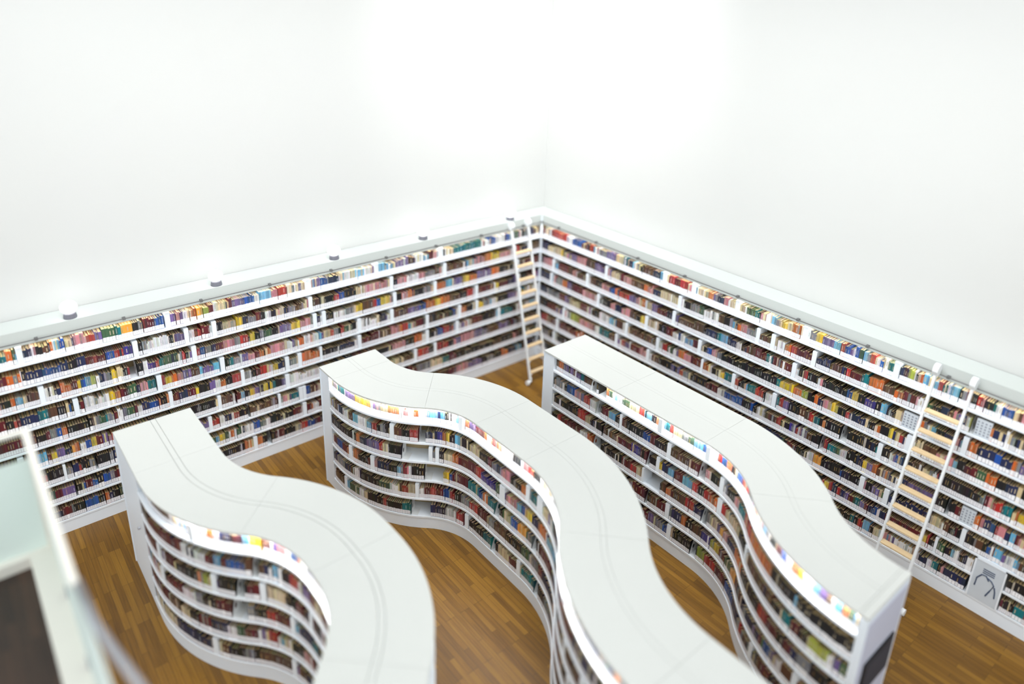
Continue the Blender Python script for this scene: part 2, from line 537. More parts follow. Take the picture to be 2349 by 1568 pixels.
DATA = {
'L': {
  8: '52z 60g 71z 85b 98w 122b 139z 159t 213t 229e 244k 253W 274m 284c 294z 315u 329v 357z 378c 394W 410w 421c 434z 471n 492b 505z 526W 540v 545z 565r 581p 592c 612w 620b 638v 656m 661e 677z 685m 692l 701O 711o 721w 730v 735z 741v 749W 758b 771m 787z 793k 801O 816t 824g 841v 850r 861p 877v 879e 888b 894c 900z 902o 907u 914k 922z 927n 937W 946g 949o 956t',
  7: '29W 37n 59r 69W 83p 114y 135o 151p 178z 197k 208u 245W 262u 271s 295p 309w 335p 355k 364W 377p 422e 440k 463b 473r 483k 501e 510u 523W 536x 574z 588k 596z 606k 613x 621s 634n 643y 654e 675k 684W 695m 708r 713m 718w 726W 733v 747k 755w 786s 793k 798W 806V 818r 830b 842m 853r 857m 867n 878k 889n 898b 920n 940k 945o 961m',
  6: '51n 59W 75k 113o 134v 171o 190y 206v 228c 247o 268W 283s 298k 319o 333p 347k 358W 372y 391b 400r 408u 429y 442e 447s 462w 486k 500W 511n 517W 529p 538p 548y 566v 584k 598g 611s 618k 626y 634k 637r 650s 659p 677x 696s 706b 713r 718W 730k 735r 740s 746g 767t 773r 778V 789w 796k 803S 814r 817k 823e 831y 838k 840s 848n 854w 859l 865c 872b 878y 882m 890o 903n 911w 922W 929u 937x 943e 948c 957o 962k',
  5: '48k 56W 70n 88m 113y 126m 167W 180r 196k 212u 238o 259y 272o 293b 308v 334u 365W 382n 393u 401w 433W 443k 451g 467r 474s 487r 494e 507z 543o 555z 578p 602o 621m 629p 640v 650w 653s 664t 671k 678W 687c 696v 712c 717u 730v 742p 750o 759y 768r 773W 782t 793p 804n 809g 821m 831o 838y 846w 853w 879m 885W 892k 895b 902k 912u 923t 935n 956m 960r 964k 973m',
  4: '43y 51W 65v 87k 115z 139s 153y 166W 180k 196o 209W 222b 228x 287W 299m 317z 335r 346o 355p 372u 394m 413m 434W 448n 479k 511W 516o 549W 559s 572W 580n 592y 601z 608r 622m 630k 638s 649W 655r 669k 680o 688w 696v 705k 722y 727m 739n 752m 761W 767o 770k 779o 782b 795n 805w 812m 816g 826s 832w 839m 844s 847s 853t 855g 863s 868e 871u 873k 878k 905o 912b 918s 926m 931k',
  3: '67k 75t 107W 121k 156m 182z 215W 228r 253b 266k 287W 303o 321k 341p 370k 401u 433p 518w 543w 574W 588k 599t 604y 620k 627v 635y 643k 652c 658m 665W 668w 672m 676u 690W 696k 699k 840k 848r 852p 857v 864m 872y 879b 886w 893o 900O 906n 913v 923y 930m 935c',
  2: '76k 84v 110u 141z 155v 175p 209v 222p 228k 241r 269W 276k 288r 315W 324u 345e 374s 524m 532u 538b 546W 552W 560t 573z 592W 597k 599u 646S 650k 664r 673n 688w 697r 708W 714v 846n 854s 860k 876W 879s 886k 897r 900n 908s 916W 920k 940r',
  1: '61p 69k 101u 126k 182k 221m 238t 254e 285s 316m 516m 524w 535o 538m 547W 557m 572k 595k 614w 621s 632b 643w 664g 672w 676o 685g 691y 700c 706g 841k 849m 857s 863b 872k 880b 887m 896b 901k 908S 910v 926m 935g',
  0: '37k 45c 60n 82o 100k 122s 140k 154v 191p 221m 515k 523m 533b 547r 558z 571k 591m 607k 614S 622k 630o 639W 646o 661k 847g 855k 864n 869o 875k 881b 902k 919m 931n',
},
'R': {
  8: '0t 20w 27r 74z 91b 117m 142r 152z 167s 188v 212z 229t 241n 255z 263e 279u 306n 322c 330W 342r 355m 367r 384z 394W 418e 427o 438z 446n 459p 467z 483W 503g 519t 529p 539w 549c 557s 562e 567y 577e 585o 600w 604W 617s 625y 635v 653c 664r 670b 678v 686b 691g 698c 704s 708r 715z 722b 727z 734t 742W 750n 756m 761l 771k 777o 781c 788e 794c 800r 806t 812z 817c 827s 835m 841k 848r 854p 857k 867t 870w 877b 890e 895u 899p',
  7: '0g 22e 63y 74z 94v 110p 136u 161v 189W 206e 230m 238p 258u 289o 299p 311n 329e 369W 382k 396s 415g 425w 455u 466k 477s 483c 489o 499p 511s 528W 535u 555W 567w 580o 591r 600m 625W 633n 655u 673n 680r 686m 703t 714o 734u 750o 762m 768z 772m 779z 790g 801k 811n 821u 827z 833v 839n 844l 848S 854D 872o 875n 889z 895s 902n',
  6: '0n 10p 38W 56m 86u 100p 113u 139W 152u 167k 183p 204b 219o 230r 256v 270z 284o 301z 312v 325m 348n 360W 374u 429k 434n 457t 464c 478n 495w 505u 510u 532m 546m 552t 564m 574s 577m 597W 610k 618r 624k 641z 649k 675k 687b 695y 704k 714V 730k 737c 746k 758e 768D 787p 792o 799z 812k 823n 836p 842z 845W 852o 863k 866n 884b 891n 904o 909p 913v',
  5: '0k 33W 51s 72o 86v 99m 132p 173W 189k 210p 222n 240p 263u 277k 288y 299W 313z 332k 350m 365w 378b 383w 393c 410m 421W 434k 441b 451p 462s 471k 511k 562k 576t 582y 584y 606o 620l 630k 641o 647n 655p 663e 669y 679k 691r 697n 721y 725k 731o 743k 755y 766e 770r 775w 779W 789e 802u 819z 833p 841c 846k 855m 870g 881o 894k 904n 917z 922k',
  4: '0s 32s 64m 81v 95e 128m 148z 161k 183w 211c 229u 252W 264u 292u 330W 346r 357g 370z 382o 395p 410m 432W 437o 448z 455k 469y 481t 496W 503r 510k 516k 521z 527t 530t 542r 546r 557k 559W 561z 573W 582t 586r 593v 604k 619u 638r 645t 655o 665k 689B 703k 718k 743t 745W 752k 763z 771b 782k 794u 808z 827r 832k 876k 881s 887m 891p 896r 907t 919o 926y',
  3: '5k 27m 56v 77W 94l 128p 173w 186t 211u 229W 247r 257v 267w 270m 293p 310W 323u 342k 369v 389r 397s 409z 414k 448m 472w 486b 521k 536b 543k 550z 566u 587r 594k 610V 621r 625z 640u 649k 661B 669r 675t 688g 694z 705k 723n 730y 736v 744o 751u 760o 766z 769n 778w 787n 794v 831k 846B 851k 858m 865D 882o 889p 893n 901b 907r 910p 918n 924c 930m 934p',
  2: '11r 33m 58W 72m 121o 144u 611m 626k 646w 657O 671k 701b 704n 714k 731W 741k 750v 761g 767W 776n 833e 845z 850u 857k 865m 867k 872W 878k 891u 899k 904b 909m 913c 922v 927w 936c 942u',
  1: '17s 39k 50W 64k 677r 681y 689r 694n 702r 708n 710n 714v 720m 728g 731t 738v 745m 747m 751n 757b 759b 764w 768n 770n 776m 829y 835r 838k 845W 849g 859k 867c 871w 877k 884n 887w 895m 900_ 932z 936k 942e 944k',
  0: '26k 712k 714k 729t 735k 741r 746r 749c 759k 765e 773z 831n 842w 849t 857k 861p 866n 899_ 931m 938k 951t',
},
'I2': {
  5: '52t 73v 97y 121O 129z 147e 160o 178w 182p 192w 201o 208w 221c 246k 252w 263c 270W 279o 286v 298m 318o 324z 335r 346o 356w 380k 397z 402p 412r 423k 437w 442z',
  4: '46u 56w 59n 70w 85u 95c 106w 124c 133r 142k 148s 156k 164W 171u 184k 195r 208B 219n 233V 244o 250y 255k 264c 273k 291e 313k 333m 341s 352n 362p 382k 389k 404o 414W 422t 427t 439W 445W 455e 458e',
  3: '48k 77k 92w 96k 100o 108n 122v 145r 151z 161k 181B 189_ 223W 229s 233W 239k 246e 260o 270m 305r 317V 351g 354g 360W 364W 374p 396c 406b 415y 429n 444o 448o 466z 471c 508k',
  2: '49b 64m 77o 82W 92o 103k 118k 123m 128W 137p 141n 160k 174c 180z 184r 190z 197k 216B 221_ 245y 255b 260m 289t 291t 312b 315b 323o 334t 338t 349B 368g 371e 385c 387b 400O 418g 421s 431B 451m 489k',
  1: '45s 68n 84u 93w 107k 129k 142g 161w 175u 181r 191e 202W 208w 216m 225r 228r 234m 245b 248b 256r 260r 264k 275s 282s 292r 298r 310m 313m 333s 338s 349u 376k 409g 426s 449m',
  0: '37u 65W 79g 102w 112e 120k 148r 154k 181t 194B 200_ 225n 248w 250w 267r 280W 283W 292k 325t 343B 360e 384m 401W 411t 440B 467s 516r',
},
'I3': {
  5: '31o 43v 66m 70w 73v 84t 91u 108B 124_ 140o 145g 153w 158c 163w 173g 188e 207r 217c 231k 240o 247W 258t 265r 271e 286s 297g 307c 322b 330W 347r 354b 363o 373k 384b 397r 524b 532w 543o 554y 561w 575c 584v 593u 599z 605c 612o 618g 624z 629b',
  4: '32s 47w 52k 58b 76p 91z 97r 111w 124B 138m 151z 153c 166k 175W 180u 189k 196k 222b 235m 244k 267W 274u 293u 306m 322B 334p 341k 360W 372s 375k 381k 393p 405t 427r 459o 519k 559c 563k 631r',
  3: '29k 59k 86r 103e 114k 141B 144u 175m 202V 220m 232B 239k 251W 257y 262n 273c 284m 299c 316r 326k 336r 338r 347o 361W 366W 370r 379e 418k 449W 463u 527k 544t 560m 572k 584l 609w 616v 623g',
  2: '32k 39r 47m 88m 94w 111o 122B 133_ 141k 178k 186m 204r 216e 227W 231_ 262k 264u 273o 282m 286u 308r 315r 323n 326n 336B 339B 347s 352e 367v 373O 380p 391n 414o 445k 506r 524m 544k 556m 567n 577s 594k 615m',
  1: '202m 237B 242k 248u 261m 268m 276W 284s 288n 305o 313k 325u 341V 358l 367y 377m 392g 410O 429m',
  0: '247v 258s 261s 275b 283W 294k 325B 338l 352r 374m 401b 432n 459s',
},
'I1': {
  5: '197z 216c 228z 236W 247w 259o 267w 276n 289m 304c 312y 325W 328m 337v 346p 357w 365b 374o 380w',
  4: '181m 219w 228n 239w 255m 267c 276m 283b 305u 313B 322u 329n 341z 353k 364r 379w 386v 401m 414e 431m',
  3: '181m 200k 240o 248l 260W 270k 291B 306m 321W 330e 355k 372m',
  2: '177m 210w 232s 243k 263m 282B 291_ 303s 311k 327r 337m 360W 375n 400t',
  1: '177u 200e 217k 232m 251n 274w 286g 297m 312z 326r 338z 360k 378p 396m',
  0: '152e 186n 250W 263u 275k 294s 305k 312u 356W 368u',
},
}

for unit, (r0, r1, nrows) in ROWS.items():
    for row in range(nrows):
        rng = random.Random('%s%d' % (unit, row))
        runs = [q for q in parse(DATA.get(unit, {}).get(row, '')) if r0 <= q[0] < r1]
        full = []
        # unknown stretches get a plausible mix with dividers
        def unknown(a, c):
            s = a
            while s < c - .01:
                L = rng.uniform(.12, .5)
                full.append((s, rng.choice('xxxXzXkmun')))
                s += L
                if rng.random() < .28 and s < c - .1: full.append((s, 'W')); s += .075
        if not runs: unknown(r0, r1)
        else:
            if runs[0][0] > r0 + .02: unknown(r0, runs[0][0])
            for k, q in enumerate(runs):
                full.append(q)
                nx = runs[k + 1][0] if k + 1 < len(runs) else None
                if nx is None:
                    unknown(q[0] + .12, r1)
                elif nx - q[0] > .75 and q[1] not in 'k_':
                    unknown(q[0] + .2, nx)
        full = [q for q in full if r0 <= q[0] < r1 - .01]
        top = unit[0] == 'I' and row == 5
        last = 'x'
        for k, (s0, c) in enumerate(full):
            s1 = full[k + 1][0] if k + 1 < len(full) else r1
            if s1 - s0 < .012: continue
            if c == 'W':
                wd = min(.07, s1 - s0 - .004)
                if wd < .03: continue
                supports.append(('box', unit, row, s0 + wd / 2 + .002, wd))
                if s1 - s0 - wd > .02: add_books(unit, row, s0 + wd + .004, s1, 'z', rng, top)
            elif c in 'BS':
                supports.append(('plate', unit, row, s0 + .012, .02))
                if s1 - s0 > .12: add_books(unit, row, s0 + .11, s1, 'k' if c == 'B' else 's', rng, top)
            elif c == 'D':
                supports.append(('card', unit, row, (s0 + min(s1, s0 + .3)) / 2, min(s1 - s0, .3)))
                if s1 - s0 > .33: add_books(unit, row, s0 + .31, s1, 'x', rng, top)
            elif c == '_':
                continue
            else:
                add_books(unit, row, s0, s1, c, rng, top)


# the tall display card in the bottom two rows of the right wall replaces the books there
def blocked(q): return q['unit'] == 'R' and q['row'] in (0, 1) and 8.93 < q['s'] < 9.36
books = [q for q in books if not blocked(q)]
supports = [q for q in supports if not (q[1] == 'R' and q[2] in (0, 1) and 8.88 < q[3] < 9.40)]

INSET = .012
for q in books:
    x, y, h = front_pose(q['unit'], q['s'])
    q['mw'] = Matrix.Translation((x, y, base_z(q['row']) + .0005)) @ Matrix.Rotation(h, 4, 'Z') @ Matrix.Translation((0, .055 if (q['unit'][0] == 'I' and q['row'] == 5) else (.042 if q['row'] == 8 else INSET), 0))

# which spines show largest from the camera
verts, faces = [], []
def add_occ(vs, fs):
    o = len(verts); verts.extend(vs); faces.extend([tuple(o + i for i in f) for f in fs])
bpy.context.view_layer.update()
for o, e in occluders:
    M = Matrix.Translation(e.location)
    add_occ([M @ v.co for v in o.data.vertices], [tuple(p.vertices) for p in o.data.polygons])
tree = BVHTree.FromPolygons(verts, faces)


def project(p):
    d = p - CAM_POS
    z = -d.dot(CB)
    if z <= .1: return None
    return FW / 2 + SX + F_PX * d.dot(CR) / z, FH / 2 + SY - F_PX * d.dot(CU) / z


for q in books:
    M = q['mw']; vis = 0
    pts = []
    for fx in (-.5, .5):
        for fz in (0, 1):
            pts.append(project(M @ Vector((fx * q['t'], 0, fz * q['h']))))
    q['area'] = 0.0
    if None in pts: continue
    cx = sum(p[0] for p in pts) / 4; cy = sum(p[1] for p in pts) / 4
    if not (4 < cx < FW - 4 and 4 < cy < FH - 4): continue
    a, b_, c, d = pts[0], pts[1], pts[3], pts[2]
    ar = abs((a[0] * b_[1] - b_[0] * a[1]) + (b_[0] * c[1] - c[0] * b_[1]) + (c[0] * d[1] - d[0] * c[1]) + (d[0] * a[1] - a[0] * d[1])) / 2
    if (M.to_3x3() @ Vector((0, -1, 0))).dot(CAM_POS - M.translation) <= 0: continue
    for fz in (.15, .5, .85):
        p = M @ Vector((0, -.02, fz * q['h'])); dr = (CAM_POS - p)
        if tree.ray_cast(p, dr.normalized(), dr.length)[0] is None: vis += 1
    q['area'] = ar * vis / 3
    q['pos'] = (cx, cy)
order = sorted(range(len(books)), key=lambda i: -books[i]['area'])
chosen = set(order[:300])

# ---- prototypes: unit cover is 1 wide, 1 deep, 1 high, scaled per copy
def cover_mesh(name, m, with_title):
    mb = MB()
    e = .10
    mb.box(-.5, .5, 0, .03, 0, 1)                 # spine
    mb.box(-.5, -.5 + e, .03, 1, 0, 1)            # front board
    mb.box(.5 - e, .5, .03, 1, 0, 1)              # back board
    if with_title:
        mb.box(-.14, .14, -.006, 0, .50, .80, 1)
    return mb.mesh(name, [m, TITLEM])


mb = MB(); mb.box(-.4, .4, .03, .975, .01, .975); PAGES = mb.mesh('pages', [PAPER])
mb = MB(); mb.box(-.47, .47, -.009, -.001, .03, .36); LAB = mb.mesh('spine_label', [LABELM])
CM = {}
for code, (rgb, nm) in PAL.items():
    m = mat(nm.replace(' ', '_') + '_book_cloth', rgb, .5, var=.08, nscale=9)
    CM[code] = (cover_mesh('library_book', m, True), cover_mesh('library_book', m, False))

# ---- labels
ORD = ['bottom', 'second', 'third', 'fourth', 'fifth', 'sixth', 'seventh', 'eighth', 'top']
NTH = ['first', 'second', 'third', 'fourth', 'fifth', 'sixth', 'seventh', 'eighth', 'ninth', 'tenth', 'eleventh', 'twelfth',
       'thirteenth', 'fourteenth', 'fifteenth', 'sixteenth', 'seventeenth', 'eighteenth', 'nineteenth', 'twentieth']
UNIT = {'L': 'lamp wall bookcase', 'R': 'right wall bookcase', 'I1': 'island by railing', 'I2': 'middle island',
        'I3': 'island with screen'}


def shelf_name(unit, row):
    n = 9 if unit in 'LR' else 6
    if row == n - 1: return 'top shelf'
    if n == 6 and row == 4: return 'shelf below top'
    if row == 0: return 'bottom shelf'
    return ORD[row] + ' shelf up'


byrow = {}
for i, q in enumerate(books): byrow.setdefault((q['unit'], q['row']), []).append(i)
suprow = {}
for k_, u_, r_, s_, w_ in supports: suprow.setdefault((u_, r_), []).append(s_)
for k_ in byrow: byrow[k_].sort(key=lambda i: books[i]['s'])
neigh = {}
for k_, L in byrow.items():
    for j, i in enumerate(L):
        neigh[i] = (L[j - 1] if j > 0 else None, L[j + 1] if j + 1 < len(L) else None)


def left_right(i):
    """neighbours as seen from the camera: left one, right one"""
    a, c = neigh[i]
    return (c, a) if books[i]['unit'] == 'L' else (a, c)


def cname(i): return 'nothing' if i is None else PAL[books[i]['code']][1]


COUNT = ['', 'one', 'two', 'three', 'four', 'five', 'six', 'seven', 'eight', 'nine', 'ten', 'eleven', 'twelve', 'thirteen',
         'fourteen', 'fifteen', 'sixteen', 'seventeen', 'eighteen', 'nineteen', 'twenty']


def between(a, c):
    if a == 'nothing' and c == 'nothing': return 'standing alone'
    if a == 'nothing': return 'next to %s' % c
    if c == 'nothing': return 'next to %s' % a
    return 'between %s and %s' % (a, c) if a != c else 'between two %s ones' % a


# each row cut at its dividers and gaps, ordered as the camera sees it (left to right)
seq = {}
for (u_, r_), L in byrow.items():
    order_ = list(reversed(L)) if u_ == 'L' else list(L)
    sup = suprow.get((u_, r_), [])
    parts, cur = [], []
    for i in order_:
        if cur:
            lo, hi = sorted((books[cur[-1]]['s'], books[i]['s']))
            if any(lo < s_ < hi for s_ in sup) or hi - lo > .12: parts.append(cur); cur = []
        cur.append(i)
    if cur: parts.append(cur)
    seq[(u_, r_)] = parts
phr = {}
for (u_, r_), parts in seq.items():
    where = '%s, %s' % (shelf_name(u_, r_), UNIT[u_])
    for P_ in parts:
        k = 0
        while k < len(P_):
            m_ = k
            while m_ < len(P_) and books[P_[m_]]['code'] == books[P_[k]]['code']: m_ += 1
            L_, n = P_[k:m_], m_ - k
            a = cname(P_[k - 1]) if k > 0 else 'nothing'
            c = cname(P_[m_]) if m_ < len(P_) else 'nothing'
            aa = cname(P_[k - 2]) if k > 1 else 'divider'
            cc_ = cname(P_[m_ + 1]) if m_ + 1 < len(P_) else 'divider'
            nm = cname(P_[k])
            for t_, i in enumerate(L_):
                tall = max(L_, key=lambda z: books[z]['h']); sizes = [books[z]['t'] for z in L_]
                if n == 1:
                    head = '%s book' % nm
                elif n <= 20:
                    head = '%s of %s %s books' % (NTH[t_], COUNT[n], nm)
                else:
                    head = '%s in a long run of %s books' % (NTH[t_] if t_ < 20 else 'deep', nm)
                from_div = NTH[k + t_] if k + t_ < 20 else None
                to_div = NTH[len(P_) - 1 - k - t_] if len(P_) - 1 - k - t_ < 20 else None
                phr[i] = ['%s %s, %s' % (head, between(a, c), where),
                          '%s, %s then %s left, %s right, %s' % (head, a, aa, c, where),
                          '%s, %s left, %s then %s right, %s' % (head, a, c, cc_, where)]
                if from_div: phr[i].append('%s book, %s after the divider, %s left, %s right, %s' % (nm, from_div, a, c, where))
                if to_div: phr[i].append('%s book, %s before the divider, %s left, %s right, %s' % (nm, to_div, a, c, where))
            k = m_
tally = {}
for i, ps in phr.items():
    for p_ in ps: tally[p_] = tally.get(p_, 0) + 1
labels, shared = {}, set()
for i in sorted(chosen):
    ok = [p_ for p_ in phr[i] if tally[p_] == 1 and len(p_.replace(',', ' ').split()) <= 16]
    if ok: labels[i] = ok[0]
    else:
        labels[i] = min(phr[i], key=lambda p_: (tally[p_], len(p_.split()))); shared.add(i)
print('shared labels', len(shared))

proto = {}
for i in sorted(chosen):
    q = books[i]
    key = (q['code'], q['title'] < .5)
    if key not in proto:
        cv = bpy.data.objects.new('library_book', CM[q['code']][0 if q['title'] < .5 else 1])
        pg = bpy.data.objects.new('pages', PAGES); lb = bpy.data.objects.new('spine_label', LAB)
        proto[key] = (cv, pg, lb)
    cv, pg, lb = (o.copy() for o in proto[key])
    for o in (cv, pg, lb): COL.objects.link(o)
    pg.parent = cv; lb.parent = cv
    cv.matrix_world = q['mw'] @ Matrix.Diagonal((q['t'], q['d'], q['h'], 1))
    tag(cv, labels[i], 'book', 'library books on the ' + UNIT[q['unit']])

for tr in proto.values():
    for o in tr: bpy.data.objects.remove(o)

# ---- all the other books: one mesh with a colour per face (the colour of each cover)
bv, bf, bc, bm_ = [], [], [], []
PAGE_C = lin((206, 184, 142))
LAB_C = lin((246, 246, 252))


def fadd(idx, col, m):
    bf.append(idx); bc.append(col); bm_.append(m)


for i, q in enumerate(books):
    if i in chosen: continue
    M = q['mw']; t, d, h = q['t'] / 2, q['d'], q['h']
    c = lin(q['rgb'])
    rngb = random.Random(i)
    lh = .074 + rngb.uniform(-.003, .003)
    pc = tuple(x * rngb.uniform(.85, 1.1) for x in PAGE_C)
    e = min(.0035, t * .3)
    loc = [(-t, 0, 0), (t, 0, 0), (t, d, 0), (-t, d, 0), (-t, 0, h), (t, 0, h), (t, d, h), (-t, d, h),      # 0-7
           (-t, 0, lh), (t, 0, lh),                                                                         # 8-9
           (-t + e, .004, h), (t - e, .004, h), (t - e, d, h), (-t + e, d, h),                              # 10-13
           (-t + e, .004, h - .005), (t - e, .004, h - .005), (t - e, d, h - .005), (-t + e, d, h - .005)]  # 14-17
    o = len(bv)
    bv.extend([tuple(M @ Vector(p)) for p in loc])
    A = lambda *k: tuple(o + j for j in k)
    k = len(bv); bv.extend([tuple(M @ Vector(p)) for p in ((-t, 0, h * .03), (t, 0, h * .03), (-t * .95, 0, h * .03), (t * .95, 0, h * .03), (-t * .95, 0, lh), (t * .95, 0, lh))])
    fadd((o, o + 1, k + 1, k), c, 0); fadd((k + 2, k + 3, k + 5, k + 4), LAB_C, 0); fadd((k, k + 2, k + 4, o + 8), c, 0); fadd((k + 3, k + 1, o + 9, k + 5), c, 0)
    if q['title'] < .5:
        z0, z1 = h * (.42 + .1 * rngb.random()), h * (.72 + .15 * rngb.random())
        k = len(bv)
        bv.extend([tuple(M @ Vector(p)) for p in ((-t, 0, z0), (t, 0, z0), (t, 0, z1), (-t, 0, z1),
                  (-t * .3, 0, z0), (t * .3, 0, z0), (t * .3, 0, z1), (-t * .3, 0, z1))])
        fadd((o + 8, o + 9, k + 1, k), c, 0); fadd((k + 3, k + 2, o + 5, o + 4), c, 0)
        fadd((k, k + 4, k + 7, k + 3), c, 0); fadd((k + 5, k + 1, k + 2, k + 6), c, 0)
        lum = sum(c) / 3
        tc = lin(rngb.choice(((222, 214, 200), (214, 178, 110), (236, 236, 236)))) if lum < .3 else lin(rngb.choice(((60, 40, 50), (150, 40, 40), (40, 60, 110), (70, 60, 50))))
        tc = tuple(.45 * x + .55 * y for x, y in zip(tc, c))
        fadd((k + 4, k + 5, k + 6, k + 7), tc, 0)
    else:
        fadd(A(8, 9, 5, 4), c, 0)
    fadd(A(1, 2, 6, 5), c, 0); fadd(A(3, 0, 4, 7), c, 0); fadd(A(0, 3, 2, 1), c, 0)
    fadd(A(4, 5, 11, 10), c, 0); fadd(A(5, 6, 12, 11), c, 0); fadd(A(7, 4, 10, 13), c, 0)
    fadd(A(10, 11, 15, 14), c, 0); fadd(A(14, 15, 16, 17), pc, 0); fadd(A(17, 16, 2, 3), pc, 0)
me = bpy.data.meshes.new('library_books')
me.from_pydata(bv, [], bf)
ca = me.color_attributes.new('cover_colour', 'FLOAT_COLOR', 'CORNER')
flat = []
for f, c in zip(bf, bc): flat.extend((c[0], c[1], c[2], 1.0) * len(f))
ca.data.foreach_set('color', flat)
m = bpy.data.materials.new('book_covers'); m.use_nodes = True
nt = m.node_tree; at = nt.nodes.new('ShaderNodeAttribute'); at.attribute_name = 'cover_colour'
nz = nt.nodes.new('ShaderNodeTexNoise'); nz.inputs['Scale'].default_value = 60
mx = nt.nodes.new('ShaderNodeMix'); mx.data_type = 'RGBA'; mx.blend_type = 'MULTIPLY'; mx.inputs[0].default_value = .25
nt.links.new(at.outputs['Color'], mx.inputs[6]); nt.links.new(nz.outputs['Fac'], mx.inputs[7])
nt.links.new(mx.outputs[2], nt.nodes['Principled BSDF'].inputs['Base Color'])
nt.nodes['Principled BSDF'].inputs['Roughness'].default_value = .5
me.materials.append(m)
o = bpy.data.objects.new('library_books', me); COL.objects.link(o)
tag(o, 'thousands of small multicoloured library books packed along all the shelves', 'books', kind='stuff')
print('books', len(books), 'supports', len(supports), 'smallest chosen px2', round(books[order[299]]['area']))

# ---- dividers (white boxes) and perforated bookends
mb = MB(); mb.box(-.5, .5, 0, .9, 0, 1); mb.box(-.44, .44, .06, .84, 1, 1.012); BOXM = mb.mesh('shelf_divider', [WHITE_SHELF])
hole = [(.085 + .022 * math.cos(a * math.pi / 6), .11 + .04 * math.sin(a * math.pi / 6)) for a in range(12)]
outer = [(.0, 0), (.20, 0), (.20, .21), (.19, .225), (.08, .225), (.065, .215)]


def plate_mesh():
    bm = bmesh.new()
    for x in (-.0015, .0015):
        ov = [bm.verts.new((x, y, z)) for y, z in outer]; hv = [bm.verts.new((x, y, z)) for y, z in hole]
        es = [bm.edges.new((ov[i], ov[(i + 1) % len(ov)])) for i in range(len(ov))]
        es += [bm.edges.new((hv[i], hv[(i + 1) % len(hv)])) for i in range(len(hv))]
        bmesh.ops.triangle_fill(bm, use_beauty=True, edges=es)
    me = bpy.data.meshes.new('bookend'); bm.to_mesh(me); bm.free(); me.materials.append(GREYPLATE)
    return me


PLATE = plate_mesh()
mb = MB(); mb.box(.0, .10, 0.01, .19, .0005, .0025); FOOT = mb.mesh('foot_plate', [GREYPLATE])


def near_colour(unit, row, s, side):
    best = None
    for i in byrow.get((unit, row), []):
        ds = (books[i]['s'] - s) * side
        if 0 < ds < .2 and (best is None or ds < best[0]): best = (ds, PAL[books[i]['code']][1])
    return best[1] if best else 'nothing'


allsup = {}
entries = []
for kd, unit, row, s, wd in supports:
    x, y, h = front_pose(unit, s)
    M = Matrix.Translation((x, y, base_z(row) + .0005)) @ Matrix.Rotation(h, 4, 'Z') @ Matrix.Translation((0, .006, 0))
    hh = .225 if (unit[0] == 'I' and row == 5) else .25
    a, c = near_colour(unit, row, s, -1), near_colour(unit, row, s, 1)
    if unit == 'L': a, c = c, a
    sup = sorted(suprow[(unit, row)], reverse=(unit == 'L'))
    k = sup.index(s)
    what = {'box': 'white box divider', 'plate': 'white steel bookend with round hole', 'card': 'pale display card'}[kd]
    what = what if kd != 'plate' else 'white pierced bookend'
    lab = '%s %s%s, %s, %s' % (what, between(a, c).replace(' ones', ''), ' books', shelf_name(unit, row), UNIT[unit])
    allsup[lab] = allsup.get(lab, 0) + 1
    entries.append((kd, unit, row, M, hh, wd, lab, '%s, %s along the %s, %s' % (what, NTH[min(k, 19)], shelf_name(unit, row), UNIT[unit]), s))
for kd, unit, row, M, hh, wd, lab, lab2, s in entries:
    p = project(M.translation + Vector((0, 0, .12)))
    if p is None or not (-20 < p[0] < FW + 20 and -20 < p[1] < FH + 20): continue
    q0 = M @ Vector((0, -.03, .2)); dr = CAM_POS - q0
    q1 = M @ Vector((0, -.03, .05)); d1 = CAM_POS - q1
    if tree.ray_cast(q0, dr.normalized(), dr.length)[0] is not None and tree.ray_cast(q1, d1.normalized(), d1.length)[0] is not None: continue
    L_ = lab if allsup[lab] == 1 else lab2
    if kd == 'box':
        o = bpy.data.objects.new('shelf_divider', BOXM); COL.objects.link(o)
        o.matrix_world = M @ Matrix.Diagonal((wd, .24, hh, 1)); tag(o, L_, 'divider', 'white box dividers on the shelves')
    elif kd == 'plate':
        o = bpy.data.objects.new('bookend', PLATE); COL.objects.link(o); o.matrix_world = M
        f = bpy.data.objects.new('foot_plate', FOOT); COL.objects.link(f); f.parent = o
        tag(o, L_, 'bookend', 'pierced steel bookends')
    else:
        mb = MB(); mb.box(-wd / 2, wd / 2, .01, .05, 0, .25)
        for gx in range(4):
            for gz in range(5):
                xx = -wd / 2 + wd * (gx + .25) / 4; zz = .03 + gz * .042
                mb.quad((xx, .0095, zz), (xx + wd / 8, .0095, zz), (xx + wd / 8, .0095, zz + .024), (xx, .0095, zz + .024), 1)
        o = mb.build('display_book', [DISP, COVERP]); o.matrix_world = M
        tag(o, L_, 'book', 'books shown cover outward')

# the tall display panel with a faint line drawing, bottom of the ladder wall
e = empty('illustrated_poster_board', (0, -9.15, Z0 + BT), 'tall pale board with a dark line drawing, spanning two bottom shelves', 'poster')
mb = MB(); mb.box(-.006, .03, -.17, .17, .0, .61); mb.build('board', DISP, e)
mb = MB(); mb.box(-.012, -.006, -.19, -.17, 0, .63); mb.box(-.012, -.006, .17, .19, 0, .63); mb.box(-.012, -.006, -.19, .19, .61, .63); mb.build('frame', WHITE_SHELF, e)
mb = MB()
for k in range(3): mb.box(-.009, -.006, -.07, .07, .50 - .03 * k, .515 - .03 * k)
for pl in (((.12, .2), (.115, .33), (.07, .41), (0.02, .42), (-.02, .36)), ((-.03, .12), (-.06, .22), (-.09, .33), (-.05, .38), (0, .40)), ((-.13, .15), (-.12, .24), (-.10, .31))):
    mb.tube([(-.008, y, z) for y, z in pl], .009, 6)
mb.build('drawing', INK, e)


